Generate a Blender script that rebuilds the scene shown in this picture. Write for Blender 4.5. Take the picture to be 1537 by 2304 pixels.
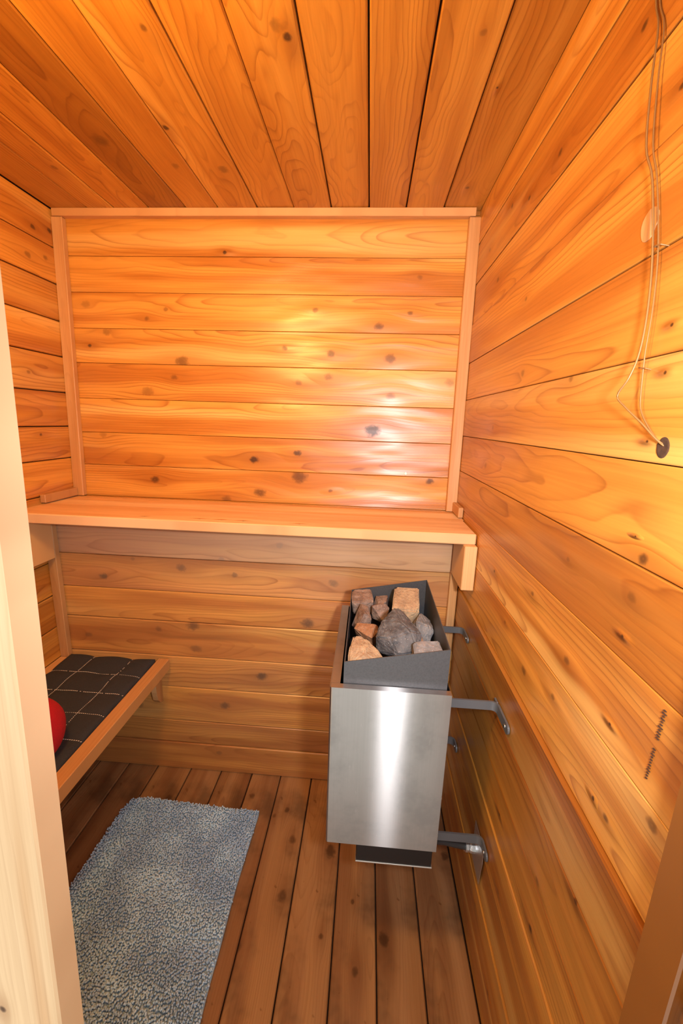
import bpy, bmesh, math, random
import numpy as np
from mathutils import Matrix, Vector, noise

for o in list(bpy.data.objects): bpy.data.objects.remove(o)
S = bpy.context.scene
COL = S.collection

# ------------------------------------------------------------------ camera
CAM = Vector((-.336, -1.5457, 1.4037))
PITCH, YAW, ROLL, FPX = .2207, -.0617, .0314, 904.86
fw = Vector((math.sin(YAW)*math.cos(PITCH), math.cos(YAW)*math.cos(PITCH), -math.sin(PITCH)))
r0 = Vector((math.cos(YAW), -math.sin(YAW), 0)); u0 = r0.cross(fw)
rt = r0*math.cos(ROLL) + u0*math.sin(ROLL); up = u0*math.cos(ROLL) - r0*math.sin(ROLL)
cd = bpy.data.cameras.new('camera'); cam = bpy.data.objects.new('camera', cd); COL.objects.link(cam)
cam.matrix_world = Matrix(((rt.x, up.x, -fw.x, CAM.x), (rt.y, up.y, -fw.y, CAM.y), (rt.z, up.z, -fw.z, CAM.z), (0, 0, 0, 1)))
cd.sensor_fit = 'VERTICAL'; cd.sensor_height = 24.0; cd.sensor_width = 24.0
cd.lens = FPX/2304*24.0; cd.clip_start = .01
S.camera = cam

# ------------------------------------------------------------------ world, lamps, exposure
w = bpy.data.worlds.new('world'); S.world = w; w.use_nodes = True
bg = w.node_tree.nodes['Background']; bg.inputs[0].default_value = (1, .95, .86, 1); bg.inputs[1].default_value = 1.1

def lamp(name, loc, watts, color, radius, kind='POINT'):
    l = bpy.data.lights.new(name, kind); l.energy = watts; l.color = color; l.shadow_soft_size = radius
    o = bpy.data.objects.new(name, l); o.location = loc; COL.objects.link(o); return o

fl = lamp('camera_flash', CAM + rt*.16 + up*.03 - fw*.02, 52, (1.0, .97, 1.0), .035, 'SPOT')      # flash on the photographer's camera
fl.rotation_euler = (fw + up*.06).to_track_quat('-Z', 'Y').to_euler(); fl.data.spot_size = math.radians(122); fl.data.spot_blend = 1.0
lamp('sauna_lamp', (-.78, -1.12, 1.95), 27, (1.0, .64, .22), .09)                     # lamp under the ceiling, above the door

S.view_settings.view_transform = 'Standard'; S.view_settings.look = 'None'
S.view_settings.gamma = 1; S.view_settings.use_curve_mapping = False
S.view_settings.exposure = 0.1
try: S.cycles.max_bounces = 6; S.cycles.diffuse_bounces = 4; S.cycles.glossy_bounces = 3
except Exception: pass

# ------------------------------------------------------------------ node helpers
class NT:
    def __init__(s, name):
        s.m = bpy.data.materials.new(name); s.m.use_nodes = True; s.t = s.m.node_tree
        s.b = s.t.nodes['Principled BSDF']
    def n(s, kind, **kw):
        nd = s.t.nodes.new('ShaderNode'+kind)
        for k, v in kw.items(): setattr(nd, k, v)
        return nd
    def put(s, sock, v):
        if isinstance(v, bpy.types.NodeSocket): s.t.links.new(v, sock)
        elif v is not None: sock.default_value = v
    def math(s, op, a, b=None, c=None, clamp=False):
        nd = s.n('Math', operation=op, use_clamp=clamp)
        for i, v in enumerate((a, b, c)): s.put(nd.inputs[i], v)
        return nd.outputs[0]
    def vmath(s, op, a, b=None, out=0):
        nd = s.n('VectorMath', operation=op)
        for i, v in enumerate((a, b)): s.put(nd.inputs[i], v)
        return nd.outputs[out]
    def sep(s, v):
        nd = s.n('SeparateXYZ'); s.put(nd.inputs[0], v); return nd.outputs
    def comb(s, x, y, z):
        nd = s.n('CombineXYZ')
        for i, v in enumerate((x, y, z)): s.put(nd.inputs[i], v)
        return nd.outputs[0]
    def noise(s, vec, scale, detail=2, rough=.5, out=0):
        nd = s.n('TexNoise'); s.put(nd.inputs['Vector'], vec); nd.inputs['Scale'].default_value = scale
        nd.inputs['Detail'].default_value = detail; nd.inputs['Roughness'].default_value = rough; return nd.outputs[out]
    def step(s, v, a, b, lo=0., hi=1.):
        nd = s.n('MapRange', interpolation_type='SMOOTHSTEP'); s.put(nd.inputs[0], v)
        for i, x in enumerate((a, b, lo, hi)): nd.inputs[1+i].default_value = x
        return nd.outputs[0]
    def mix(s, f, a, b, blend='MIX'):
        nd = s.n('Mix', data_type='RGBA', blend_type=blend); s.put(nd.inputs[0], f)
        for i, v in ((6, a), (7, b)):
            s.put(nd.inputs[i], (*v, 1) if isinstance(v, tuple) and len(v) == 3 else v)
        return nd.outputs[2]
    def attr(s, name, kind='OBJECT'):
        nd = s.n('Attribute', attribute_name=name, attribute_type=kind); return nd
    def bump(s, h, strength, dist, normal=None):
        nd = s.n('Bump'); nd.inputs['Strength'].default_value = strength; nd.inputs['Distance'].default_value = dist
        s.put(nd.inputs['Height'], h)
        if normal is not None: s.put(nd.inputs['Normal'], normal)
        return nd.outputs[0]
    def set(s, **kw):
        for k, v in kw.items():
            if isinstance(v, tuple) and len(v) == 3: v = (*v, 1)
            s.put(s.b.inputs[k.replace('_', ' ')], v)
        return s.m

NK = 6
WOODS = {}
def wood(name, *a, **k):
    WOODS[name] = (a, k, {}); return name
def woodmat(name, nk):
    """the wood with room for nk knots (fewer knots render faster)"""
    a, k, c = WOODS[name]
    if nk not in c: c[nk] = build_wood('%s_%d' % (name, nk), nk, *a, **k)
    return c[nk]
def build_wood(name, nk, light, dark, sap, rough=.36, ring=.0055, wave=.5, linec=.55, stain=0.0, spec=.5, coat=0.):
    t = NT(name)
    P = t.n('TexCoord').outputs['Object']
    x, y, z = t.sep(P)
    seed = t.attr('seed').outputs['Fac']; tone = t.attr('tone').outputs['Fac']
    kmask = None; halo = None; yy = y
    kn = t.noise(t.comb(x, y, t.attr('seed').outputs['Fac']), 75., 2, .6) if nk else None
    for i in range(nk):
        a = t.attr('k%d' % i); av = a.outputs['Vector']
        kz = t.sep(av)[2]                     # radius + 10 * strength packed into one number
        strength = t.math('DIVIDE', t.math('FLOOR', t.math('MULTIPLY', kz, 10.)), 100.)
        r = t.math('SUBTRACT', kz, t.math('MULTIPLY', strength, 10.))
        d = t.vmath('SUBTRACT', t.comb(x, yy, 0.), av)
        ln = t.vmath('LENGTH', t.vmath('MULTIPLY', d, (.78, 1, 0)), out=1)
        q = t.math('MULTIPLY_ADD', t.math('SUBTRACT', kn, .5), 1.1, t.math('DIVIDE', ln, r))
        lw = t.vmath('LENGTH', t.vmath('MULTIPLY', d, (.34, 1, 0)), out=1)
        qw = t.math('DIVIDE', lw, r); q2 = t.math('MULTIPLY', qw, qw)
        e = t.math('POWER', 2.718, t.math('MULTIPLY', q2, -.17))
        yy = t.math('SUBTRACT', yy, t.math('MULTIPLY', t.math('MULTIPLY', t.sep(d)[1], e), .9))
        # knot: dark rim, slightly paler heart with rings
        rim = t.step(q, .6, 1.2, 1., 0.)
        heart = t.math('MULTIPLY', t.math('SINE', t.math('MULTIPLY', q, 6.)), .13)
        k = t.math('MULTIPLY', rim, t.math('MULTIPLY', strength, t.math('ADD', .95, heart)))
        kmask = k if kmask is None else t.math('MAXIMUM', kmask, k)
        h = t.math('MULTIPLY', e, t.math('ABSOLUTE', strength))
        halo = h if halo is None else t.math('MAXIMUM', halo, h)
    sx = t.math('MULTIPLY', seed, 7.31)
    base = t.comb(t.math('ADD', x, sx), yy, seed)
    wv = t.noise(t.vmath('MULTIPLY', base, (1.6, 5., 1.)), 1.6, 2, .45)
    wv2 = t.noise(t.vmath('MULTIPLY', base, (7., 22., 1.)), 1.6, 1)
    rnd = t.n('TexWhiteNoise', noise_dimensions='1D'); t.put(rnd.inputs['W'], seed); rc = t.n('SeparateColor'); t.put(rc.inputs[0], rnd.outputs['Color'])
    y0 = t.math('MULTIPLY_ADD', rc.outputs[0], .13, -.065)
    sl = t.math('MULTIPLY_ADD', rc.outputs[1], .10, -.05)
    d0 = t.math('MULTIPLY_ADD', rc.outputs[2], .06, .015)
    dz = t.math('ADD', d0, t.math('MULTIPLY', sl, x))
    dz = t.math('ADD', dz, t.math('MULTIPLY', t.math('SUBTRACT', wv, .5), wave*.11))
    dy = t.math('SUBTRACT', yy, y0)
    rr = t.math('SQRT', t.math('ADD', t.math('MULTIPLY', dy, dy), t.math('MULTIPLY', dz, dz)))
    rr = t.math('ADD', rr, t.math('MULTIPLY', t.math('SUBTRACT', wv2, .5), .004*wave))
    ph = t.math('FRACT', t.math('DIVIDE', rr, ring))
    line = t.math('MULTIPLY', t.math('POWER', ph, 4.5), t.step(ph, .9, 1., 1., 0.))
    fade = t.noise(t.vmath('MULTIPLY', base, (.9, 9., 1.)), 1.5, 2)
    line = t.math('MULTIPLY', line, t.step(fade, .34, .66, .25, 1.))
    fib = t.noise(t.vmath('MULTIPLY', base, (6., 260., 1.)), 1.0, 2)
    broad = t.noise(t.vmath('MULTIPLY', base, (.8, 13., 1.7)), 1.0, 3, .55)
    c = t.mix(t.step(broad, .38, .62), dark, light)
    sapn = t.noise(t.vmath('ADD', t.vmath('MULTIPLY', base, (.45, 9., 1.)), (3.1, 7.7, 0.)), 1.0, 2, .4)
    c = t.mix(t.math('MULTIPLY', t.step(sapn, .55, .68), .8), c, sap)
    lc = tuple(v*f for v, f in zip(dark, (.55, .40, .30)))
    c = t.mix(t.math('MULTIPLY', line, linec), c, lc)
    c = t.mix(t.math('MULTIPLY', t.step(fib, .3, .7, 0., 1.), .22), c, t.mix(1., c, (.62, .52, .42), 'MULTIPLY'))
    if nk:
        c = t.mix(t.math('MULTIPLY', halo, .55), c, lc)
        c = t.mix(kmask, c, (.085, .033, .010))
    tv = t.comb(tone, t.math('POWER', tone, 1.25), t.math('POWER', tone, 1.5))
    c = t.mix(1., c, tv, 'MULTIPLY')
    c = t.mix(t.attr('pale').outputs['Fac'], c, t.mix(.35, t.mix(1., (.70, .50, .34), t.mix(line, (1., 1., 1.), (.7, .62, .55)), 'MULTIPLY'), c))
    if stain:
        sn = t.noise(P, 5., 4, .6); c = t.mix(t.math('MULTIPLY', t.step(sn, .5, .72), stain), c, (.05, .025, .012))
        sn2 = t.noise(P, 38., 2, .5); c = t.mix(t.math('MULTIPLY', t.step(sn2, .68, .74), stain), c, (.12, .04, .008))
    und = t.noise(t.vmath('MULTIPLY', base, (3.2, 15., 1.)), 1.0, 1)
    cup = t.math('MULTIPLY', t.math('MULTIPLY', y, y), t.math('MULTIPLY_ADD', rc.outputs[1], 1.3, -.4))
    if nk: und = t.math('MULTIPLY_ADD', halo, .5, und)
    hgt = t.math('MULTIPLY_ADD', und, .008, cup)
    hgt = t.math('MULTIPLY_ADD', t.math('SUBTRACT', t.math('MULTIPLY', fib, .4), t.math('MULTIPLY', line, .5)), .0003, hgt)
    n2 = t.bump(hgt, 1., 1.)
    t.set(Base_Color=c, Roughness=t.math('ADD', rough, t.math('MULTIPLY', fib, .12)), Normal=n2)
    t.b.inputs['Specular IOR Level'].default_value = spec
    if coat:
        t.put(t.b.inputs['Coat Weight'], t.math('MULTIPLY_ADD', kmask, -coat, coat, True) if nk else coat); t.b.inputs['Coat Roughness'].default_value = .27; t.set(Coat_Normal=n2)
    return t.m

CEDAR = wood('cedar_wall', (.75, .355, .062), (.52, .19, .025), (.88, .54, .16), rough=.34, ring=.0085, linec=1.0, coat=.45)
CEDAR_CEIL = wood('cedar_ceiling', (.67, .305, .042), (.53, .212, .024), (.76, .39, .07), rough=.38, ring=.010, wave=1.3, linec=1.0)
FLOOR = wood('cedar_floor', (.40, .21, .085), (.28, .13, .052), (.46, .26, .12), rough=.42, ring=.006, linec=.5, stain=.55)
PINE = wood('bench_wood', (.82, .49, .22), (.72, .38, .14), (.90, .64, .36), rough=.45, ring=.008, wave=.6, linec=.35)
FIR = wood('door_post_wood', (.86, .62, .37), (.72, .43, .21), (.90, .72, .47), rough=.6, ring=.012, linec=.55)

def plain(name, col, rough=.5, metal=0., bump=0., scale=60., spec=.5, var=.0):
    t = NT(name); P = t.n('TexCoord').outputs['Object']
    c = (*col, 1)
    nz = t.noise(P, scale, 3, .6)
    if var: c = t.mix(t.math('MULTIPLY', t.step(nz, .35, .7), var), col, tuple(v*.45 for v in col))
    t.set(Base_Color=c, Roughness=rough, Metallic=metal)
    t.b.inputs['Specular IOR Level'].default_value = spec
    if bump: t.set(Normal=t.bump(nz, bump, .002))
    return t.m

BACKING = plain('dark_backing', (.05, .022, .008), .9)
def mat_steel():
    t = NT('brushed_stainless'); P = t.n('TexCoord').outputs['Object']
    sm = t.noise(P, 14., 4, .6); sc = t.noise(t.vmath('MULTIPLY', P, (160., 160., 22.)), 1., 3, .7)
    fine = t.noise(t.vmath('MULTIPLY', P, (420., 420., 5.)), 1., 2)
    c = t.mix(t.step(sm, .4, .75), (.40, .395, .39), (.28, .28, .28))
    c = t.mix(t.math('MULTIPLY', t.step(fine, .3, .7), .25), c, (.30, .30, .30))
    c = t.mix(t.math('MULTIPLY', t.step(sc, .64, .72), .12), c, (.75, .75, .75))
    t.set(Base_Color=c, Metallic=1., Roughness=t.math('MULTIPLY_ADD', sm, .1, .36))
    g = t.n('BsdfAnisotropic', distribution='BECKMANN')
    t.put(g.inputs['Color'], (.62, .61, .60, 1)); g.inputs['Roughness'].default_value = .40; g.inputs['Anisotropy'].default_value = .80
    t.put(g.inputs['Tangent'], t.comb(1., 0., 0.))
    mx = t.n('MixShader'); mx.inputs[0].default_value = .20
    t.t.links.new(t.b.outputs[0], mx.inputs[1]); t.t.links.new(g.outputs[0], mx.inputs[2])
    t.t.links.new(mx.outputs[0], t.t.nodes['Material Output'].inputs['Surface'])
    return t.m
STEEL = mat_steel()
GREY = plain('grey_enamel', (.085, .088, .095), .42, .35, .08, 300., var=.3)
BRACK = plain('grey_bracket_paint', (.125, .13, .14), .45, .3, .1, 200.)
BLACK = plain('black_steel', (.012, .012, .013), .4, .2)
ZINC = plain('zinc', (.72, .72, .70), .28, 1.)
RIM = plain('bare_metal_edge', (.55, .55, .52), .4, .8)
FOIL = plain('foil_tape', (.62, .63, .64), .33, .9, .5, 90.)
PIPE = plain('black_conduit', (.03, .03, .032), .25)
WIRE = plain('bare_copper_wire', (.25, .125, .04), .45, .3)
STITCH = plain('stitch_thread', (.72, .62, .50), .8)
LIGHTSPOT = plain('pale_plug', (.9, .9, .88), .4)
HOLE = plain('dark_brown_hole', (.055, .022, .007), .9, scale=160., var=.9)

def mat_cloth():
    t = NT('charcoal_cloth'); P = t.n('TexCoord').outputs['Object']
    wv = t.n('TexWave', wave_type='BANDS', bands_direction='X'); t.put(wv.inputs[0], P); wv.inputs['Scale'].default_value = 260.; wv.inputs['Distortion'].default_value = 1.5
    nz = t.noise(P, 300., 3)
    c = t.mix(nz, (.018, .019, .022), (.045, .046, .052))
    c = t.mix(t.math('MULTIPLY', wv.outputs[1], .4), c, (.02, .021, .025))
    t.set(Base_Color=c, Roughness=.9, Normal=t.bump(t.math('ADD', nz, wv.outputs[1]), .4, .001)); return t.m
CLOTH = mat_cloth()
def mat_red():
    t = NT('red_velour'); P = t.n('TexCoord').outputs['Object']; nz = t.noise(P, 260., 3)
    t.set(Base_Color=t.mix(nz, (.36, .001, .009), (.50, .003, .014)), Roughness=.8, Normal=t.bump(nz, .4, .002))
    return t.m
RED = mat_red()
def mat_pile():
    t = NT('grey_chenille'); P = t.n('TexCoord').outputs['Object']
    nz = t.noise(P, 9., 3, .6); nf = t.noise(P, 160., 2); v = t.attr('shade', 'GEOMETRY').outputs['Fac']
    c = t.mix(t.step(nz, .35, .68), (.37, .52, .72), (.56, .77, .96))
    c = t.mix(1., c, t.comb(v, v, v), 'MULTIPLY')
    t.set(Base_Color=c, Roughness=.95, Normal=t.bump(nf, .3, .001)); return t.m
PILE = mat_pile()
BACKCLOTH = plain('blue_grey_backing', (.42, .56, .68), .8, bump=.3, scale=200.)
def mat_rock(name, a, b, c2, sparkle=.0):
    t = NT(name); P = t.n('TexCoord').outputs['Object']
    n = t.noise(P, 26., 4, .65); f = t.noise(P, 130., 3, .6); s = t.noise(P, 420., 1)
    c = t.mix(t.step(n, .36, .62), a, b); c = t.mix(t.math('MULTIPLY', t.step(f, .52, .7), .55), c, c2)
    c = t.mix(t.step(s, .74, .78), c, (.75, .72, .65))
    t.set(Base_Color=c, Roughness=.72, Normal=t.bump(t.math('ADD', n, f), .7, .004)); return t.m

# ------------------------------------------------------------------ mesh helpers
def link(name, me, mat=None, parent=None, M=None, smooth=False):
    if mat is not None and not me.materials and not isinstance(mat, str): me.materials.append(mat)
    o = bpy.data.objects.new(name, me); COL.objects.link(o)
    if isinstance(mat, str): o['wood'] = mat
    if M is not None: o.matrix_world = M
    if parent is not None:
        o.parent = parent; o.matrix_parent_inverse = parent.matrix_world.inverted()
    if smooth:
        me.polygons.foreach_set('use_smooth', [True]*len(me.polygons))
    return o
def fin(name, bm, mat, parent=None, M=None, smooth=False):
    bmesh.ops.recalc_face_normals(bm, faces=bm.faces)
    me = bpy.data.meshes.new(name); bm.to_mesh(me); bm.free()
    return link(name, me, mat, parent, M, smooth)
def box_bm(x0, x1, y0, y1, z0, z1, bev=0., seg=1, bm=None):
    b = bmesh.new(); bmesh.ops.create_cube(b, size=1)
    for v in b.verts: v.co = Vector(((x0+x1)/2 + v.co.x*(x1-x0), (y0+y1)/2 + v.co.y*(y1-y0), (z0+z1)/2 + v.co.z*(z1-z0)))
    if bev: bmesh.ops.bevel(b, geom=b.edges[:], offset=bev, segments=seg, affect='EDGES', profile=.6)
    if bm is None: return b
    me = bpy.data.meshes.new('t'); b.to_mesh(me); b.free(); bm.from_mesh(me); bpy.data.meshes.remove(me); return bm
def boxo(name, mat, parent, x0, x1, y0, y1, z0, z1, bev=.002, seg=1):
    """box object with its origin at its own centre"""
    c = Vector(((x0+x1)/2, (y0+y1)/2, (z0+z1)/2)); h = ((x1-x0)/2, (y1-y0)/2, (z1-z0)/2)
    return fin(name, box_bm(-h[0], h[0], -h[1], h[1], -h[2], h[2], bev, seg), mat, parent, Matrix.Translation(c))
SEED = random.Random(11)
def woodprops(o, tone=1., knots=(), seed=None):
    o['seed'] = float(seed if seed is not None else SEED.uniform(1, 40)); o['tone'] = float(tone)
    ks = sorted(knots, key=lambda k: -k[2]*abs(k[3]))[:NK]
    o.data.materials.clear(); o.data.materials.append(woodmat(o['wood'], len(ks)))
    for i in range(len(ks)):
        if i < len(ks):
            o['k%d' % i] = [float(ks[i][0]), float(ks[i][1]), float(ks[i][2]) + math.floor(abs(ks[i][3])*100)/10.]
    return o
def frame(o, xd, yd):
    xd = Vector(xd).normalized(); yd = Vector(yd).normalized(); zd = xd.cross(yd)
    return Matrix(((xd.x, yd.x, zd.x, o[0]), (xd.y, yd.y, zd.y, o[1]), (xd.z, yd.z, zd.z, o[2]), (0, 0, 0, 1)))
def lumber(name, mat, parent, c, xd, yd, L, W, T, tone=1., knots=(), bev=.0015, seed=None, nx=1):
    """piece of timber: local x along the grain, y across, z out of the face; the face lies at z = 0"""
    pr = [(-W/2+bev, 0), (W/2-bev, 0), (W/2, -bev), (W/2, -T), (-W/2, -T), (-W/2, -bev)]
    bm = bmesh.new(); rings = []
    for i in range(nx+1):
        rings.append([bm.verts.new((-L/2 + L*i/nx, a, b)) for a, b in pr])
    for i in range(nx):
        for k in range(6): bm.faces.new((rings[i][k], rings[i][(k+1) % 6], rings[i+1][(k+1) % 6], rings[i+1][k]))
    bm.faces.new(rings[0]); bm.faces.new(rings[-1])
    o = fin(name, bm, mat, parent, frame(c, xd, yd))
    return woodprops(o, tone, knots, seed)
def timber(name, mat, parent, x0, x1, y0, y1, z0, z1, along, tone=1., knots=(), bev=.002, seed=None):
    """axis aligned board, grain along axis `along`; bevelled all round"""
    c = Vector(((x0+x1)/2, (y0+y1)/2, (z0+z1)/2)); d = ((x1-x0)/2, (y1-y0)/2, (z1-z0)/2)
    xd, yd = {'x': ((1, 0, 0), (0, 1, 0)), 'y': ((0, 1, 0), (-1, 0, 0)), 'z': ((0, 0, 1), (1, 0, 0))}[along]
    e = {'x': (0, 1, 2), 'y': (1, 0, 2), 'z': (2, 0, 1)}[along]
    h = [d[k] for k in e]
    o = fin(name, box_bm(-h[0], h[0], -h[1], h[1], -h[2], h[2], bev), mat, parent, frame(c, xd, yd))
    return woodprops(o, tone, knots, seed)
def thing(name, label, cat, loc=(0, 0, 0), group=None):
    o = bpy.data.objects.new(name, None); COL.objects.link(o); o.location = loc
    o.matrix_world = Matrix.Translation(loc); o.empty_display_size = .05
    return tag(o, label, cat, group)
def tag(o, label, cat, group=None):
    o['label'] = label; o['category'] = cat
    if group: o['group'] = group
    return o
def tube_bm(pts, r, n=8, bm=None, cap=True):
    bm = bm or bmesh.new(); pts = [Vector(p) for p in pts]; rs = r if isinstance(r, (list, tuple)) else [r]*len(pts)
    prev = None; ref = Vector((.31, .22, .93)); first = None
    for i, p in enumerate(pts):
        tdir = (pts[min(i+1, len(pts)-1)] - pts[max(i-1, 0)]).normalized()
        a = tdir.cross(ref).normalized(); b = tdir.cross(a)
        ring = [bm.verts.new(p + (a*math.cos(k*2*math.pi/n) + b*math.sin(k*2*math.pi/n))*rs[i]) for k in range(n)]
        if prev:
            for k in range(n): bm.faces.new((prev[k], prev[(k+1) % n], ring[(k+1) % n], ring[k]))
        else: first = ring
        prev = ring
    if cap: bm.faces.new(first); bm.faces.new(prev)
    return bm
def smoothpath(pts, sub=5):
    P = [Vector(p) for p in pts]; out = []
    for i in range(len(P)-1):
        a, b, c, d = P[max(i-1, 0)], P[i], P[i+1], P[min(i+2, len(P)-1)]
        for k in range(sub):
            t = k/sub
            out.append(.5*((2*b) + (c-a)*t + (2*a-5*b+4*c-d)*t*t + (3*b-a-3*c+d)*t**3))
    out.append(P[-1]); return out
def dome(name, mat, parent, c, nrm, r, h=.4):
    bm = bmesh.new(); bmesh.ops.create_uvsphere(bm, u_segments=10, v_segments=6, radius=r)
    for v in bm.verts: v.co.z *= h
    q = Vector((0, 0, 1)).rotation_difference(Vector(nrm)).to_matrix().to_4x4()
    return fin(name, bm, mat, parent, Matrix.Translation(c) @ q, True)
KN = {
 'back_up': [(-0.869,1.969,0.0056,1),(-0.187,1.896,0.008,0.4),(-0.545,1.785,0.0089,0.6),(-0.212,1.778,0.0088,0.6),(-0.319,1.735,0.0139,0.7),(-0.654,1.655,0.009,0.7),(-0.487,1.64,0.0129,0.7),(-0.274,1.628,0.0166,0.6),(-0.065,1.628,0.0051,1),(-0.601,1.542,0.0105,0.5),(-0.493,1.562,0.013,0.5),(-0.265,1.499,0.013,0.5),(-0.058,1.551,0.0141,0.4),(-0.324,1.375,0.0224,1),(-0.767,1.253,0.0136,1),(-0.602,1.283,0.0121,0.8),(-0.593,1.194,0.0245,0.7),(-0.746,1.136,0.0193,0.7),(-0.473,1.16,0.0068,0.6),(-0.104,1.197,0.012,0.8),(-0.173,1.52,0.0058,0.5),(-1.39,1.794,0.0133,0.3),(-1.09,1.781,0.0081,0.5),(-1.163,1.749,0.0081,0.5),(-1.386,1.651,0.006,0.9),(-1.036,1.602,0.0209,0.6),(-1.068,1.54,0.0113,0.5),(-1.171,1.493,0.0182,0.4),(-1.316,1.7,0.0134,0.4),(-1.162,1.162,0.0142,0.8),(-0.866,1.758,0.0073,0.4),(-1.359,1.326,0.0109,0.3),(-0.877,1.103,0.0157,0.5)],
 'back_low': [(-1.291,0.821,0.012,1),(-0.993,0.87,0.0147,0.7),(-0.797,0.854,0.0095,0.6),(-1.375,0.577,0.0109,0.5),(-0.954,0.551,0.0169,0.5),(-0.704,0.449,0.017,0.9),(-0.852,0.308,0.0158,0.7),(-0.961,0.643,0.0197,0.7),(-0.53,0.68,0.0192,0.8),(-1.095,0.625,0.0099,0.5),(-0.88,0.09,0.0098,0.4),(-1.198,0.283,0.0129,0.5),(-0.843,0.909,0.0101,0.6),(-1.174,0.894,0.0074,0.4),(-0.634,0.973,0.0114,0.5),(-0.438,0.844,0.0144,0.6)],
 'right': [(-0.357,1.95,0.0071,0.8),(-0.484,1.907,0.0052,0.9),(-0.542,1.887,0.0033,0.9),(-0.174,1.918,0.0065,0.6),(-0.037,1.988,0.0051,0.8),(-0.293,1.801,0.0077,0.6),(-0.958,1.653,0.0088,-0.2),(-0.543,1.683,0.0055,0.5),(-0.575,1.523,0.009,0.45),(-0.401,1.4,0.0063,0.4),(-0.367,1.295,0.0098,0.4),(-0.81,1.487,0.0068,0.5),(-1.029,1.392,0.0021,1),(-1.031,1.522,0.0021,1),(-1.037,1.47,0.0021,1),(-0.894,1.195,0.0045,0.4),(-0.547,1.042,0.0043,0.8),(-0.781,1.084,0.0058,0.6),(-0.937,1.036,0.0072,0.6),(-0.791,0.919,0.009,0.6),(-0.914,0.952,0.0051,0.5),(-1.062,1.023,0.002,1),(-1.04,1.271,0.0018,1),(-1.061,1.254,0.008,0.8),(-1.057,1.201,0.0069,0.4),(-1.054,1.147,0.0019,0.9),(-0.66,0.958,0.0047,0.5),(-0.502,0.807,0.0046,0.6),(-1.089,0.901,0.0051,0.7),(-1.159,0.973,0.007,0.6),(-1.059,0.9,0.0021,1),(-0.974,0.516,0.0067,1),(-0.974,0.625,0.0065,0.5),(-1.075,0.732,0.0038,0.8),(-0.838,0.402,0.0045,0.5),(-0.784,0.549,0.0033,1),(-0.859,0.129,0.0047,0.7),(-0.722,0.186,0.0053,0.5),(-0.869,1.921,0.0059,0.9),(-0.633,1.911,0.0073,0.8),(-0.971,1.787,0.0046,0.9)],
 'ceil': [(-0.871,-0.404,0.0075,1),(-0.787,-0.234,0.0146,0.5),(-1.068,-0.359,0.0186,0.45),(-0.783,-0.659,0.0065,0.6),(-0.521,-0.635,0.0085,1),(-0.532,-0.658,0.0119,0.4),(-1.282,-0.25,0.0089,0.5),(-0.919,-0.251,0.0101,0.4),(-0.163,-0.633,0.0063,0.4),(-0.1,-0.505,0.0026,1),(-0.075,-0.134,0.006,0.6)],
 'left': [(-0.111,2.005,0.0081,0.8),(-0.037,2.022,0.0085,0.9),(-0.148,1.907,0.0106,0.5),(-0.072,1.922,0.0084,0.5),(-0.207,1.534,0.0068,0.5),(-0.19,1.328,0.0057,0.7)],
 'floor': [(-1.029,-0.344,0.0118,0.8),(-0.719,-0.308,0.0099,0.7),(-0.575,-0.351,0.0096,0.8),(-0.536,-0.456,0.0125,0.7),(-0.403,-0.48,0.0175,1),(-0.536,-0.625,0.0142,0.7),(-0.63,-0.754,0.0106,0.7),(-0.323,-0.62,0.0063,0.8),(-0.31,-0.778,0.0082,0.8),(-0.233,-0.703,0.0145,1),(-0.407,-0.712,0.0065,0.8),(-0.617,-0.379,0.0076,0.7),(-0.021,-0.463,0.0134,0.9)],
}

# ------------------------------------------------------------------ the room
W, H, YL, YF = 1.482, 2.1, -.21, -1.2          # width, height, front of the lower back wall, inner face of the front wall
TH = .018
BAND = 1.075                                  # height of the step in the back wall (hidden under the upper bench)
TILT = .045/1.02
yb = lambda z: -TILT*(H-z)                    # upper back wall leans in a little towards its foot

def structure(name, x0, x1, y0, y1, z0, z1, M=None):
    o = fin(name, box_bm(x0, x1, y0, y1, z0, z1), BACKING, None, M); o['kind'] = 'structure'; return o
floor_ = structure('floor', -W-.06, .06, -1.34, .12, -.07, -TH)
ceiling = structure('ceiling', -W-.06, .06, -1.34, .12, H+TH, H+.07)
wall_right = structure('wall_right', TH, .07, -1.32, .12, -TH, H+TH)
wall_left = structure('wall_left', -W-.07, -W-TH, -1.32, .12, -TH, H+TH)
wall_back = structure('wall_back', -W-TH, TH, TH+.005, .09, -TH, H+TH)

def pick(name, test, conv):
    return [conv(k) for k in KN[name] if test(k)]
RND = random.Random(5)

# right wall: boards run in depth
zs = [0., .11, .235, .36, .486, .61, .738, .858, .990, 1.117, 1.2425, 1.367, 1.491, 1.615, 1.741, 1.866, 1.992, 2.1]
tonesR = [.62, .66, .62, .70, .66, .58, .56, .90, .92, .66, .76, .73, .74, .82, .84, .74, .86, .84]  # board tones; middle boards toned down against flash glare, low ones for missing light
outR = [.004, .006, .003, .007, .004, .006, .0075, 0., 0., .0012, 0., .001, 0., .0015, 0., .001, .002, 0.]
y0, y1 = -1.30, .02
for i in range(len(zs)-1):
    a, b = zs[i], zs[i+1]; zc = (a+b)/2; yc = (y0+y1)/2
    ks = pick('right', lambda k: a <= k[1] < b, lambda k: (-(k[0]-yc), k[1]-zc, k[2], k[3]))
    gap = .0016 if i != 15 else .005
    lumber('plank', CEDAR, wall_right, (-outR[i], yc, zc), (0, -1, 0), (0, 0, 1), y1-y0, b-a-gap, TH+outR[i]-.0005, tonesR[i], ks, bev=.0035 if i < 7 else .0012)

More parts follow.
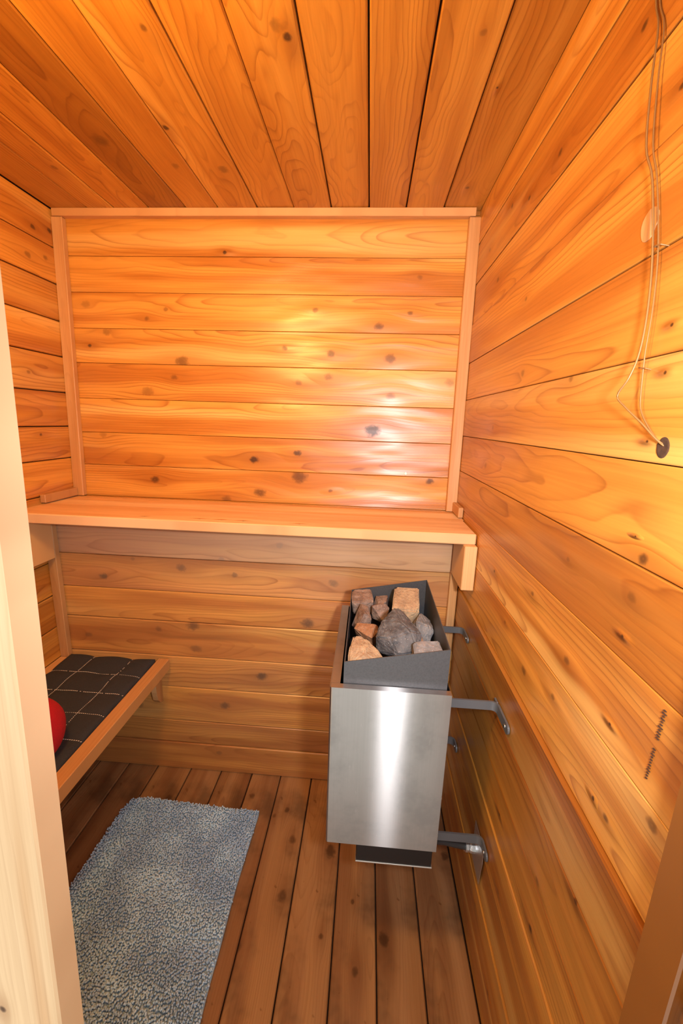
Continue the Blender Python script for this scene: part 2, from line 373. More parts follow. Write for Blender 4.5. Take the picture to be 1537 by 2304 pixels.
# left wall
zs = [0., .115, .24, .365, .49, .615, .74, .866, .99, 1.112, 1.237, 1.355, 1.478, 1.606, 1.73, 1.855, 1.974, 2.1]
for i in range(len(zs)-1):
    a, b = zs[i], zs[i+1]; zc = (a+b)/2; yc = (y0+y1)/2
    ks = pick('left', lambda k: a <= k[1] < b, lambda k: (k[0]-yc, k[1]-zc, k[2], k[3]))
    lumber('plank', CEDAR, wall_left, (-W+RND.uniform(0, .002), yc, zc), (0, 1, 0), (0, 0, 1), y1-y0, b-a-.0035, TH, RND.uniform(.78, .96), ks, bev=.003)

# back wall, upper part
zs = [1.06, 1.09, 1.212, 1.336, 1.462, 1.59, 1.712, 1.835, 1.955, 2.085, 2.1]
tB = [1, .96, .9, 1.0, 1.0, .96, 1.02, 1., .92, .95]
for i in range(len(zs)-1):
    a, b = zs[i], zs[i+1]; zc = (a+b)/2; xc = -W/2
    ks = pick('back_up', lambda k: a <= k[1] < b, lambda k: (k[0]-xc, k[1]-zc, k[2], k[3]))
    lumber('plank', CEDAR, wall_back, (xc, yb(zc)-RND.uniform(0, .001), zc), (1, 0, 0), (0, -TILT, -1) if False else (0, TILT, 1), W, b-a-.0012, TH, tB[i], ks, bev=.0012)
# back wall, lower part, standing forward on its framing
zs = [0., .124, .225, .376, .51, .654, .775, .904, 1.045]
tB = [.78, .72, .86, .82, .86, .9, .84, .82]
for i in range(len(zs)-1):
    a, b = zs[i], zs[i+1]; zc = (a+b)/2; xc = -W/2
    ks = pick('back_low', lambda k: a <= k[1] < b, lambda k: (k[0]-xc, k[1]-zc, k[2], k[3]))
    pl = lumber('plank', CEDAR, wall_back, (xc, YL-(.004 if i == 0 else RND.uniform(0, .002)), zc), (1, 0, 0), (0, 0, 1), W, b-a-.002, TH, tB[i], ks, bev=.003)
    pl['pale'] = (.15, .15, .15, .2, .15, .15, .3, .75)[i]
fin('framing', box_bm(-W, 0, YL+TH+.001, YL+TH+.04, 0, 1.04), BACKING, wall_back)

# ceiling boards run in depth
xs = [-1.482, -1.345, -1.25, -1.126, -.995, -.883, -.748, -.622, -.497, -.370, -.2475, -.1245, .002]
tC = [.74, .84, .92, .56, .92, .94, .92, .88, .86, .84, .92, .88]
for i in range(len(xs)-1):
    a, b = xs[i], xs[i+1]; c = (a+b)/2; yc = (y0+y1)/2
    ks = pick('ceil', lambda k: a <= k[0] < b, lambda k: (k[1]-yc, k[0]-c, k[2], k[3]))
    lumber('plank', CEDAR_CEIL, ceiling, (c, yc, H-RND.uniform(0, .003)), (0, 1, 0), (1, 0, 0), y1-y0, b-a-(.004 if i in (8, 9, 10) else .0028), TH, tC[i], ks, bev=.003)
# floor boards run in depth
xs = [-1.482, -1.39, -1.265, -1.142, -1.002, -.876, -.749, -.631, -.506, -.374, -.254, -.131, -.004]
tF = [.8, .85, .8, .9, .95, .85, 1., 1.02, 1.05, 1., .88, .95]
for i in range(len(xs)-1):
    a, b = xs[i], xs[i+1]; c = (a+b)/2; yc = (y0+y1)/2
    ks = pick('floor', lambda k: a <= k[0] < b, lambda k: (k[1]-yc, c-k[0], k[2], k[3]))
    lumber('plank', FLOOR, floor_, (c, yc, -RND.uniform(0, .0015)), (0, 1, 0), (-1, 0, 0), y1-y0, b-a-.004, TH-.002, tF[i], ks, bev=.003)

# front wall with the doorway we look through
wall_front = structure('wall_front', -W-TH, -.80, -1.236, YF, -TH, H+TH)
for nm, a in (('lining', (-.80, TH, -1.236, YF, 2.03, H)),):
    woodprops(fin(nm, box_bm(*a), CEDAR, wall_front), .9)
for i in range(6):
    xa = -1.48 + i*.12
    woodprops(boxo('plank', CEDAR, wall_front, xa+.001, xa+.118, YF+.0005, YF+.012, 0, H, .002), .9)

def struct_timber(name, mat, *a, **k):
    o = timber(name, mat, None, *a, **k); o['kind'] = 'structure'; return o
trim = PINE
struct_timber('trim_1', trim, -1.476, -.019, -.026, .001, 2.074, 2.099, 'x', tone=.82)              # under the ceiling
o = struct_timber('trim_2', trim, -.0125, .0125, -.5, .5, -.0125, .0125, 'z', tone=.78)             # upper left corner
def leaning(o, x, z0, z1, wd, th):
    """re-make trim as a board standing on the leaning back wall"""
    me = o.data; bm = box_bm(-(z1-z0)/2, (z1-z0)/2, -wd/2, wd/2, -th/2, th/2, .002); bm.to_mesh(me); bm.free()
    zc = (z0+z1)/2
    o.matrix_world = frame((x, yb(zc)-th/2-.001, zc), (0, TILT, 1), (1, 0, 0))
leaning(o, -1.461, 1.09, 2.073, .04, .022)
o = struct_timber('trim_3', trim, -.0125, .0125, -.5, .5, -.0125, .0125, 'z', tone=.8)
leaning(o, -.020, 1.09, 2.072, .038, .022)
struct_timber('trim_4', trim, -1.480, -1.447, YL-.026, YL-.004, .002, 1.04, 'z', tone=.66)
struct_timber('trim_5', trim, -.0375, -.010, YL-.022, YL-.004, .002, .915, 'z', tone=.75)
struct_timber('trim_6', trim, -1.480, -1.460, -.232, -.07, 1.0925, 1.122, 'y', tone=.62)
struct_timber('trim_7', trim, -.0185, -.0015, -.172, -.07, 1.0925, 1.128, 'y', tone=.72)

# door posts: pale rough stud at the left of the opening, cedar jamb and stop at the right, toned dark for the light that misses them
bm = box_bm(-1.055, 1.055, -.09, .05, -.018, .018, .0025)
post = fin('trim_8', bm, FIR, None, frame((-.7075, -1.218, 1.06), (-.034, 0, -1), (1, 0, -.034))); post['kind'] = 'structure'; woodprops(post, 1.0, [(.35, -.02, .004, .9)], seed=6.3)
jamb = struct_timber('trim_9', CEDAR, -.02, .03, -1.247, -1.199, 0, 2.09, 'z', tone=.34, seed=4.4)
struct_timber('trim_10', CEDAR, .006, .05, -1.262, -1.2475, 0, 2.09, 'z', tone=.35, seed=9.4)
struct_timber('trim_11', FIR, -.02, .08, -1.30, -1.268, 0, 2.09, 'z', tone=.95, seed=5.1)

# ------------------------------------------------------------------ upper bench
ub = thing('upper_bench', 'wide pale wooden bench spanning the back wall at waist height', 'bench', (-.74, -.2, .9))
timber('seat_board', PINE, ub, -1.476, -.004, -.062, -.188, 1.056, 1.0885, 'x', tone=1., seed=12.2)
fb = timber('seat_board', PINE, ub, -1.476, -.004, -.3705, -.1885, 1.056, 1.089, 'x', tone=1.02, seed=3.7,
       knots=[(-.05, -.06, .003, .9), (.02, -.06, .003, .9), (-.12, -.06, .003, .8), (.2, -.065, .003, .8), (-.3, -.06, .002, .8)], bev=.003); fb['pale'] = .35  # front board paled to put the flash glare into its colour
for x0_, x1_, zb in ((-1.477, -1.444, .893), (-.0395, -.002, .917)):
    timber('bearer', PINE, ub, x0_, x1_, -.388, YL-.03, zb, 1.0555, 'y', tone=.9)

# ------------------------------------------------------------------ lower bench along the left wall
lb = thing('lower_bench', 'low wooden side bench along the left wall under the dark quilted mat', 'bench', (-1.26, -.7, .3))
timber('front_rail', PINE, lb, -1.1, -1.058, -1.19, YL-.008, .458, .502, 'y', tone=.78, seed=17.)
for k in range(3):
    timber('slat', PINE, lb, -1.476+k*.123, -1.476+k*.123+.118, -1.19, YL-.03, .472, .495, 'y', tone=.85)
timber('cross_bearer', PINE, lb, -1.44, -1.104, -.262, -.232, .40, .4715, 'x', tone=.7)
bm = bmesh.new(); pr = [(0, .16), (.045, .16), (.042, .07), (.034, .03), (.018, .008), (0, 0)]
va = [bm.verts.new((-1.118, YL-.002-p[0], .31+p[1]*.93)) for p in pr]; vb = [bm.verts.new((-1.098, YL-.002-p[0], .31+p[1]*.93)) for p in pr]
bm.faces.new(va); bm.faces.new(vb)
for k in range(6): bm.faces.new((va[k], va[(k+1) % 6], vb[(k+1) % 6], vb[k]))
woodprops(fin('bracket', bm, PINE, lb), .85)

# ------------------------------------------------------------------ quilted mat on the lower bench
mx0, mx1, my0, my1 = -1.432, -1.1015, -1.17, -.238
SX = [-1.334, -1.187]; SY = [-.343-.0975*k for k in range(9)]
def mat_h(x, y):
    d = min([abs(x-s) for s in SX] + [abs(y-s) for s in SY]); e = min(x-mx0, mx1-x, y-my0, my1-y)
    return .508 + .008*(1-math.exp(-d/.016)) - .008*math.exp(-max(e, 0)/.008) + .003*noise.noise(Vector((x*14, y*14, 0)))
nx, ny = 44, 110
bm = bmesh.new(); g = []
for i in range(nx+1):
    row = []
    for j in range(ny+1):
        x = mx0+(mx1-mx0)*i/nx; y = my0+(my1-my0)*j/ny
        xo = -.004*abs(noise.noise(Vector((y*9, 3, 0)))) if i == nx else 0; yo = .004*noise.noise(Vector((x*9, 8, 0))) if j in (0, ny) else 0
        row.append(bm.verts.new((x+xo, y+yo, mat_h(x, y))))
    g.append(row)
for i in range(nx):
    for j in range(ny): bm.faces.new((g[i][j], g[i+1][j], g[i+1][j+1], g[i][j+1]))
ret = bmesh.ops.extrude_edge_only(bm, edges=[e for e in bm.edges if e.is_boundary])
for v in [v for v in ret['geom'] if isinstance(v, bmesh.types.BMVert)]: v.co.z = .4975
qm = fin('bench_mat', bm, CLOTH, None, None, True)
tag(qm, 'charcoal quilted mat with pale square stitching on the low side bench', 'mat')
bm = bmesh.new(); sr = random.Random(3)
def dash(x, y, dx, dy, L):
    z = mat_h(x, y)+.0012; a = Vector((dx, dy, 0)).normalized(); b = Vector((-a.y, a.x, 0))*.0011; a = a*L/2; c = Vector((x, y, z))
    v = [bm.verts.new(c+p) for p in (-a-b, a-b, a+b, -a+b, -a*.5+Vector((0, 0, .001)), a*.5+Vector((0, 0, .001)))]
    for f in ((0, 1, 5, 4), (1, 2, 5), (2, 3, 4, 5), (3, 0, 4)): bm.faces.new([v[k] for k in f])
for s in SY:
    x = mx0+.004
    while x < mx1-.004:
        if sr.random() < .93: dash(x, s + .004*noise.noise(Vector((x*12, s*5, 2))), 1, .15, .0042)
        x += .0062
for s in SX:
    y = my0+.004
    while y < my1-.004:
        if sr.random() < .9: dash(s + .004*noise.noise(Vector((y*12, s*5, 6))), y, .1, 1, .0036)
        y += .006
o = fin('stitching', bm, STITCH, qm); o['kind'] = 'stuff'

# red cushion
bm = bmesh.new(); bmesh.ops.create_uvsphere(bm, u_segments=40, v_segments=24, radius=.092)
for v in bm.verts:
    n_ = noise.noise(v.co*14)*.003; v.co += v.co.normalized()*n_
    if v.co.z < -.06: v.co.z = -.06 - (abs(v.co.z)-.06)*.25
o = fin('round_cushion', bm, RED, None, Matrix.Translation((-1.200, -.706, .583)), True)
tag(o, 'bright red round cushion on the quilted mat beside the door post', 'cushion')

# ------------------------------------------------------------------ heater on the right wall
hx0, hx1, hy0, hy1, hz0, hz1 = -.398, -.131, -.766, -.355, .402, .831
ht = thing('sauna_heater', 'wall-mounted stainless steel electric heater with a grey tray of stones', 'heater', ((hx0+hx1)/2, (hy0+hy1)/2, hz0))
def sheet(name, outline, z0, z1, t, mat, parent, inward):
    """vertical sheet along an open x-y outline with thickness"""
    bm = bmesh.new(); n = len(outline); P = [Vector((*p, 0)) for p in outline]; q = []
    for i in range(n):
        d = (P[min(i+1, n-1)]-P[max(i-1, 0)]).normalized(); q.append(P[i] + Vector((-d.y, d.x, 0))*t*inward)
    R = [[bm.verts.new((p.x, p.y, z)) for p in L] for L in (P, q) for z in (z0, z1)]
    for i in range(n-1):
        for a, b in ((0, 1), (1, 3), (3, 2), (2, 0)): bm.faces.new((R[a][i], R[a][i+1], R[b][i+1], R[b][i]))
    for i in (0, n-1): bm.faces.new((R[0][i], R[1][i], R[3][i], R[2][i]))
    return fin(name, bm, mat, parent)
cr = .006
arc = [(hx0+cr-cr*math.cos(a), hy0+cr-cr*math.sin(a)) for a in [k*math.pi/8 for k in range(5)]]
shell = sheet('steel_shell', [(hx0, hy1)] + arc + [(hx1, hy0)], hz0, hz1, .0015, STEEL, ht, 1)
shell['label'] = 'brushed stainless steel front and side'
boxo('top_lip', STEEL, shell, hx0+.002, hx1, hy0+.0017, hy0+.016, hz1-.0015, hz1, 0)
boxo('top_lip', STEEL, shell, hx0+.0017, hx0+.022, hy0+.0165, hy1, hz1-.0015, hz1, 0)
boxo('side_panel', BLACK, ht, hx1-.002, hx1, hy0+.002, hy1, hz0+.004, hz1-.003, .0004)
boxo('back_panel', BLACK, ht, hx0+.002, hx1-.0025, hy1-.002, hy1, hz0+.004, hz1-.003, .0004)
boxo('bottom_panel', BLACK, ht, hx0+.002, hx1-.0025, hy0+.002, hy1-.0025, hz0+.005, hz0+.007, 0)
for (ry, rz) in ((-.747, .787), (-.753, .684), (-.757, .551), (-.757, .44)):
    dome('rivet', ZINC, ht, (hx1+.0005, ry, rz), (1, 0, 0), .0042, .6)
# stone tray: four sheets whose top edge rises towards the wall
tx0, tx1, ty0, ty1, tb = -.369, -.139, -.748, -.372, .70
zl, zr = .884, .930
tray = bpy.data.objects.new('stone_tray', None); COL.objects.link(tray); tray.location = ((tx0+tx1)/2, (ty0+ty1)/2, tb); tray.matrix_world = Matrix.Translation(tray.location)
tray.parent = ht; tray.matrix_parent_inverse = ht.matrix_world.inverted()
def poly_sheet(name, pts, nrm, t, mat, parent):
    bm = bmesh.new(); n = Vector(nrm)*t
    a = [bm.verts.new(p) for p in pts]; b = [bm.verts.new(Vector(p)+n) for p in pts]
    bm.faces.new(a); bm.faces.new(b)
    for k in range(len(pts)): bm.faces.new((a[k], a[(k+1) % len(pts)], b[(k+1) % len(pts)], b[k]))
    return fin(name, bm, mat, parent)
poly_sheet('tray_panel', [(tx0, ty0, tb), (tx1, ty0, tb), (tx1, ty0, zr), (tx0, ty0, zl)], (0, 1, 0), .002, GREY, tray)
poly_sheet('tray_panel', [(tx0, ty1, tb), (tx1, ty1, tb), (tx1, ty1, zr+.008), (tx0, ty1, zl+.008)], (0, 1, 0), .002, GREY, tray)
poly_sheet('tray_panel', [(tx0, ty0+.002, tb), (tx0, ty1, tb), (tx0, ty1, zl+.008), (tx0, ty0+.002, zl)], (1, 0, 0), .002, GREY, tray)
poly_sheet('tray_panel', [(tx1-.002, ty0+.002, tb), (tx1-.002, ty1, tb), (tx1-.002, ty1, zr+.008), (tx1-.002, ty0+.002, zr)], (1, 0, 0), .002, GREY, tray)
boxo('tray_floor', BLACK, tray, tx0+.002, tx1-.002, ty0+.002, ty1, tb, tb+.003, 0)
# box under the heater
bxo = boxo('connection_box', BLACK, ht, -.321, -.136, -.752, -.45, .336, hz0+.004, .001); bxo['label'] = 'black box below the steel shell'
boxo('box_rim', RIM, bxo, -.323, -.134, -.7535, -.45, .3325, .336, .0005)
# brackets: flat bar from the heater, bent along the wall, with a screw
def bracket(ya, z0, z1, yend, tip):
    r = .012; t = .0045; xw = -.0092; zc = (z0+z1)/2
    pts = [(hx1, ya)] + [(xw-t-r+r*math.sin(a), ya-r+r*math.cos(a)) for a in [k*math.pi/12 for k in range(7)]] + [(xw-t, yend)]
    o = sheet('bracket', pts, z0, z1, t, BRACK, ht, 1)
    bm = bmesh.new(); n = 10                      # rounded end of the flange
    hgt = (z1-z0)/2; a_ = []; b_ = []
    for k in range(n+1):
        a = -math.pi/2 + math.pi*k/n
        a_.append(bm.verts.new((xw-t, yend-hgt*math.cos(a), zc+hgt*math.sin(a)))); b_.append(bm.verts.new((xw, yend-hgt*math.cos(a), zc+hgt*math.sin(a))))
    bm.faces.new(a_); bm.faces.new(b_)
    for k in range(n): bm.faces.new((a_[k], a_[k+1], b_[k+1], b_[k]))
    fin('flange_end', bm, BRACK, o)
    if tip: boxo('flange_tip', BRACK, o, xw-t, xw, ya-.001, ya+.018, z0+.004, z1, .001)
    dome('screw', ZINC, o, (xw-t-.0006, yend+.008, zc), (-1, 0, 0), .0045, .5)
bracket(-.708, .758, .780, -.778, True)
bracket(-.360, .760, .780, -.415, False)
bracket(-.722, .384, .408, -.758, False)
bracket(-.388, .372, .398, -.418, False)
# conduit leaving the underside of the heater, taped at the wall
cn = tag(fin('cable_conduit', tube_bm(smoothpath([(-.1285, -.70, .385), (-.122, -.69, .345), (-.09, -.683, .333), (-.045, -.68, .322), (-.003, -.678, .315)], 4), .0085, 12), PIPE, None, None, True),
    'short black conduit from under the heater to a foil patch on the wall', 'conduit')
bm = tube_bm([(-.036, -.6795, .3205), (-.028, -.679, .319), (-.024, -.679, .3185), (-.020, -.6787, .318), (-.006, -.678, .316)], [.013, .0125, .0105, .0135, .0125], 14)
for v in bm.verts: v.co += Vector((.3, 1, 1))*noise.noise(v.co*150)*.002
fin('foil_wrap', bm, FOIL, cn)['label'] = 'silver tape wrap'
bm = bmesh.new(); P = [(-.661, .385), (-.663, .329), (-.652, .285), (-.674, .277), (-.732, .268), (-.741, .345), (-.738, .372), (-.707, .385)]
a_ = [bm.verts.new((-.0095, p[0], p[1])) for p in P]; b_ = [bm.verts.new((-.0085, p[0], p[1])) for p in P]
bm.faces.new(a_); bm.faces.new(b_)
for k in range(8): bm.faces.new((a_[k], a_[(k+1) % 8], b_[(k+1) % 8], b_[k]))
fin('foil_patch', bm, FOIL, cn)['label'] = 'diamond of silver tape flat on the wall'

# ------------------------------------------------------------------ stones
TAN = mat_rock('stone_tan', (.30, .20, .12), (.42, .30, .18), (.20, .14, .10))
BROWN = mat_rock('stone_brown', (.16, .10, .075), (.27, .19, .15), (.30, .16, .08))
RUST = mat_rock('stone_rust', (.26, .12, .055), (.36, .19, .10), (.16, .10, .07))
DARK = mat_rock('stone_charcoal', (.045, .045, .05), (.11, .11, .115), (.17, .16, .15))
ASH = mat_rock('stone_ash', (.13, .13, .135), (.22, .21, .21), (.28, .22, .17))
def stone(c, rad, mat, seed, label, rot=0., pts=None, tilt=(0, 0)):
    rr_ = random.Random(seed); bm = bmesh.new()
    if pts is None:
        pts = []
        while len(pts) < 13:
            v = Vector((rr_.uniform(-1, 1), rr_.uniform(-1, 1), rr_.uniform(-1, 1)))
            if .55 < v.length: v = v.normalized()*(.9+.25*max(abs(v.x), abs(v.y), abs(v.z))); pts.append(v)
    for p in pts: bm.verts.new((p[0]*rad[0], p[1]*rad[1], p[2]*rad[2]))
    bmesh.ops.convex_hull(bm, input=bm.verts)
    for v in [v for v in bm.verts if not v.link_faces]: bm.verts.remove(v)
    m = min(rad)
    bmesh.ops.bevel(bm, geom=bm.edges[:], offset=m*.10, segments=2, affect='EDGES', clamp_overlap=True)
    bmesh.ops.triangulate(bm, faces=bm.faces[:])
    for _ in range(2): bmesh.ops.subdivide_edges(bm, edges=[e for e in bm.edges if e.calc_length() > .009], cuts=1, use_grid_fill=True)
    lim = max(max(abs(p[0]/1.), abs(p[1]), abs(p[2])) for p in pts)
    for v in bm.verts:
        for a in range(3): v.co[a] = max(-lim*rad[a], min(lim*rad[a], v.co[a]))
    off = Vector((seed*3.1, seed*1.7, 0))
    bm.normal_update()
    for v in bm.verts:
        v.co += v.normal*(noise.noise(v.co*45+off)*.0028 + noise.noise(v.co*150+off)*.0009)
    M = Matrix.Translation(c) @ Matrix.Rotation(rot, 4, 'Z') @ Matrix.Rotation(tilt[0], 4, 'X') @ Matrix.Rotation(tilt[1], 4, 'Y')
    o = fin('sauna_stone', bm, mat, None, M)
    return tag(o, label, 'stone', 'sauna stones in the heater tray')
blk = lambda a=.85, b=.9, s=0: [(-1, -a, .8), (1, -.9, .75), (.95, b, .85), (-.9, .85, .9), (-1, -1, -.7), (.9, -1, -.8), (1, 1, -.8), (-.85, .9, -.75), (0, -1.08, 0)]
stone((-.334, -.412, .874), (.032, .032, .030), BROWN, 1, 'grey-brown blocky stone in the far left corner of the heater tray', .1, blk(), (.25, -.1))
stone((-.276, -.405, .872), (.022, .026, .028), BROWN, 2, 'small brown stone at the far edge between the two corner stones')
stone((-.209, -.455, .889), (.038, .050, .036), TAN, 3, 'large tan block stone in the far right corner of the tray', -.08, blk(.9, .95), (.35, 0))
stone((-.338, -.492, .862), (.030, .040, .036), BROWN, 4, 'brown stone against the left edge of the tray', .4)
stone((-.283, -.468, .868), (.029, .023, .030), BROWN, 5, 'small dark brown stone in the middle behind the charcoal stone', .3)
stone((-.320, -.562, .850), (.037, .036, .034), RUST, 6, 'rust-brown stone lying low, left of the charcoal stone', .8)
stone((-.243, -.622, .892), (.058, .066, .038), DARK, 7, 'big pointed charcoal stone on top in the middle of the tray', 0,
      [(-.1, 1.0, .75), (.35, .95, .3), (1, -.2, .5), (.75, -.95, .15), (-.05, -1.1, .05), (-.95, -.5, .4), (-.75, .15, .75), (.1, .0, 1.05), (-.4, -.7, .7), (.5, -.4, .95), (-.9, -.6, -.7), (.9, -.5, -.8), (0, 1, -.4), (0, -.9, -.7)], (.28, 0))
stone((-.172, -.535, .860), (.029, .054, .040), ASH, 8, 'ash-grey stone against the right edge behind the square stone', .1)
stone((-.196, -.590, .850), (.022, .026, .030), RUST, 9, 'small rust-coloured stone right of the charcoal stone', .5)
stone((-.310, -.694, .858), (.055, .044, .040), TAN, 10, 'large tan wedge stone in the near left corner of the tray', 0,
      [(-.75, .95, .95), (-.95, -.9, .25), (.2, -1.0, .1), (1.0, -.85, .0), (.35, .1, .6), (-.3, .9, .9), (-.9, .2, .75), (-.95, -.95, -.8), (.95, -.9, -.8), (.4, .9, -.7), (-.9, .95, -.7), (-.3, -.4, .85)], (.1, 0))
stone((-.181, -.703, .880), (.034, .025, .036), ASH, 11, 'square grey stone in the near right corner of the tray', .12, blk(.9, .9), (.3, -.08))
stone((-.224, -.716, .856), (.018, .018, .026), RUST, 12, 'little rusty stone at the near edge between tan wedge and square stone', .6)
stone((-.344, -.612, .835), (.020, .040, .030), ASH, 13, 'ash-grey stone low by the left edge behind the tan wedge', .0)

# ------------------------------------------------------------------ bath mat on the floor
ax0, ax1, ay0, ay1 = -1.168, -.676, -1.02, -.368
def rz(x, y):
    return .006 + .006*math.exp(-((y+.71+.12*(x+.9))/.03)**2) + .003*noise.noise(Vector((x*6, y*6, 4))) + .003
def redge(x, y):
    c_ = .014*max(0, 1-(x-ax0)/.06)*max(0, 1-(ay1-y)/.06)
    x += c_; y -= c_
    return x + .010*noise.noise(Vector((y*5, 1.5, 0))), y + .008*noise.noise(Vector((x*5, 9.5, 0))) - .02*(x+.9)
nx, ny = 30, 40; bm = bmesh.new(); g = [[None]*(ny+1) for _ in range(nx+1)]
for i in range(nx+1):
    for j in range(ny+1):
        x, y = ax0+(ax1-ax0)*i/nx, ay0+(ay1-ay0)*j/ny
        X, Y = redge(x, y); g[i][j] = bm.verts.new((X, Y, rz(x, y)))
for i in range(nx):
    for j in range(ny): bm.faces.new((g[i][j], g[i+1][j], g[i+1][j+1], g[i][j+1]))
ret = bmesh.ops.extrude_edge_only(bm, edges=[e for e in bm.edges if e.is_boundary])
for v in [v for v in ret['geom'] if isinstance(v, bmesh.types.BMVert)]: v.co.z = .001
rug = fin('bath_mat', bm, BACKCLOTH, None, None, True); tag(rug, 'shaggy grey rectangular bath mat lying on the brown floor boards', 'mat')
# chenille loops
rng = np.random.default_rng(2); sp = .0054
gx, gy = np.meshgrid(np.arange(ax0+.003, ax1-.002, sp), np.arange(ay0+.003, ay1-.002, sp)); N = gx.size
px = gx.ravel()+rng.normal(0, .0014, N); py = gy.ravel()+rng.normal(0, .0014, N)
NS, NR = 5, 4
ang = np.array([noise.noise(Vector((a*7, b*7, 2)))*2.6 for a, b in zip(px, py)]) + rng.normal(0, .55, N) - 1.2
L = rng.uniform(.0075, .011, N); rad = rng.uniform(.0024, .0032, N)
bz = np.array([rz(a, b) for a, b in zip(px, py)]); ed = [redge(a, b) for a, b in zip(px, py)]
cx = np.array([e[0] for e in ed]); cy = np.array([e[1] for e in ed])
tt = np.linspace(0, 1, NR); prof = np.array([.62, 1.0, 1.0, .55])
V = np.zeros((N, NR, NS, 3)); dirx, diry = np.cos(ang), np.sin(ang); lift = rng.uniform(.005, .011, N)
for a in range(NR):
    s = tt[a]; cxx = cx + dirx*L*(s-.3)*.8; cyy = cy + diry*L*(s-.3)*.8; czz = bz + lift*np.sin(s*2.2) + .001
    for b in range(NS):
        th = 2*np.pi*b/NS; u = np.cos(th)*rad*prof[a]; vv = np.sin(th)*rad*prof[a]
        V[:, a, b, 0] = cxx - diry*u; V[:, a, b, 1] = cyy + dirx*u; V[:, a, b, 2] = czz + vv
F = []
for a in range(NR-1):
    for b in range(NS): F.append((a*NS+b, a*NS+(b+1) % NS, (a+1)*NS+(b+1) % NS, (a+1)*NS+b))
F = np.array(F); FA = (F[None]+(np.arange(N)*NR*NS)[:, None, None]).reshape(-1, 4)
cap = np.arange(NS)[::-1]; C1 = (np.arange(N)*NR*NS)[:, None] + (NR-1)*NS + np.arange(NS)[None]
me = bpy.data.meshes.new('pile'); nv = N*NR*NS; nq = len(FA); nc = len(C1)
me.vertices.add(nv); me.vertices.foreach_set('co', V.reshape(-1).astype(np.float32))
me.loops.add(nq*4+nc*NS); me.loops.foreach_set('vertex_index', np.concatenate([FA.ravel(), C1.ravel()]).astype(np.int32))
me.polygons.add(nq+nc); me.polygons.foreach_set('loop_start', np.concatenate([np.arange(nq)*4, nq*4+np.arange(nc)*NS]).astype(np.int32))
me.polygons.foreach_set('use_smooth', np.ones(nq+nc, bool)); me.update(calc_edges=True)
at = me.attributes.new('shade', 'FLOAT', 'POINT'); at.data.foreach_set('value', np.repeat(rng.uniform(.88, 1.12, N), NR*NS).astype(np.float32))
me.validate()
pile = link('pile', me, PILE, rug); pile['kind'] = 'stuff'

# ------------------------------------------------------------------ loose wire on the right wall
wr = thing('hanging_wire', 'thin bare twin wire hanging down the right wall into a dark knot hole', 'wire', (-.004, -1.055, 1.39))
A = [(-.003, -.87, 2.02), (-.004, -.893, 1.928), (-.006, -.912, 1.886), (-.010, -.925, 1.82), (-.012, -.941, 1.745), (-.009, -.960, 1.701), (-.008, -.984, 1.616), (-.009, -.997, 1.55), (-.011, -1.000, 1.499), (-.017, -.998, 1.468), (-.022, -.989, 1.447), (-.019, -1.005, 1.432), (-.012, -1.03, 1.413), (-.005, -1.052, 1.394), (.006, -1.06, 1.385)]
B = [(-.002, -.876, 2.02), (-.003, -.899, 1.925), (-.004, -.921, 1.88), (-.006, -.931, 1.82), (-.008, -.947, 1.745), (-.006, -.964, 1.70), (-.005, -.989, 1.616), (-.006, -1.001, 1.55), (-.007, -1.004, 1.499), (-.006, -1.006, 1.468), (-.006, -1.009, 1.447), (-.006, -1.014, 1.43), (-.006, -1.03, 1.412), (-.004, -1.054, 1.392), (.006, -1.062, 1.384)]
fin('strand', tube_bm(smoothpath(A, 5), .0013, 6), WIRE, wr, None, True)
fin('strand', tube_bm(smoothpath(B, 5), .0010, 6), WIRE, wr, None, True)
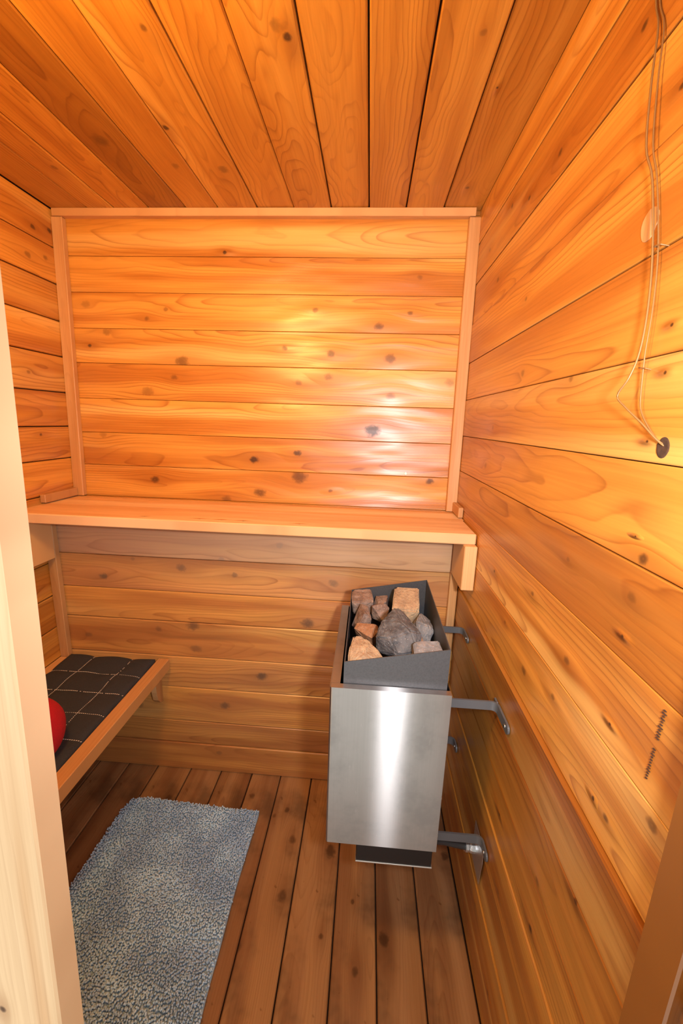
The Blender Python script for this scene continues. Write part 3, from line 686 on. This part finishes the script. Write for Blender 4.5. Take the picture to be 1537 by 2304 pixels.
for (yy_, zz_) in ((-.990, 1.617), (-1.004, 1.478)):
    fin('staple', tube_bm([(.002, yy_-.007, zz_-.002), (-.007, yy_-.006, zz_), (-.0085, yy_, zz_+.001), (-.0075, yy_+.006, zz_+.002), (.002, yy_+.007, zz_+.002)], .0008, 6), WIRE, wr)
# the hole it goes into: ragged disc on the board, coloured dark for the shaded depth
bm = bmesh.new(); ring = []
for rr_, dx in ((.0115, -.0013), (.0105, -.0019), (.0075, -.0017), (.004, -.0014), (.0015, -.0013)):
    ring.append([bm.verts.new((dx, -1.058 + rr_*.9*math.cos(a)*(1+.18*noise.noise(Vector((a*2, rr_*90, 0)))), 1.386 + rr_*1.05*math.sin(a))) for a in [k*2*math.pi/22 for k in range(22)]])
for i in range(4):
    for k in range(22): bm.faces.new((ring[i][k], ring[i][(k+1) % 22], ring[i+1][(k+1) % 22], ring[i+1][k]))
bm.faces.new(ring[-1])
fin('knot_hole', bm, HOLE, wall_right, None, True)
dome('plug', LIGHTSPOT, wall_back, (-.194, yb(1.223)-.001, 1.223), (0, -1, 0), .0062, .25)  # white disc painted in for a spot of light on the back wall

# pale loose knot and a row of dark saw marks on the right wall
bm = bmesh.new(); n = 24
top = [bm.verts.new((-.0016, .0155*math.cos(a)*(1+.06*math.sin(3*a)), .0185*math.sin(a))) for a in [k*2*math.pi/n for k in range(n)]]
bot = [bm.verts.new((.0005, v.co.y*1.04, v.co.z*1.04)) for v in top]
bm.faces.new(top)
for k in range(n): bm.faces.new((top[k], top[(k+1) % n], bot[(k+1) % n], bot[k]))
kn_ = fin('knot', bm, CEDAR, wall_right, Matrix.Translation((-.0006, -.958, 1.653)))
woodprops(kn_, 1.1, [(0, 0, .004, .5)]); kn_['pale'] = .6
bm = bmesh.new(); rs = random.Random(8)
for k in range(26):
    f = k/25; yc_ = -1.1415 + .004*f; zc_ = 1.107 - .092*f
    if 10 < k < 14: continue
    hw = rs.uniform(.0012, .0032)*(1 if k < 11 else .8)
    box_bm(-.0017, .0002, yc_-hw, yc_+hw, zc_-.0004, zc_+.0004, 0, 1, bm)
sm_ = fin('saw_mark', bm, HOLE, wall_right); sm_['kind'] = 'stuff'
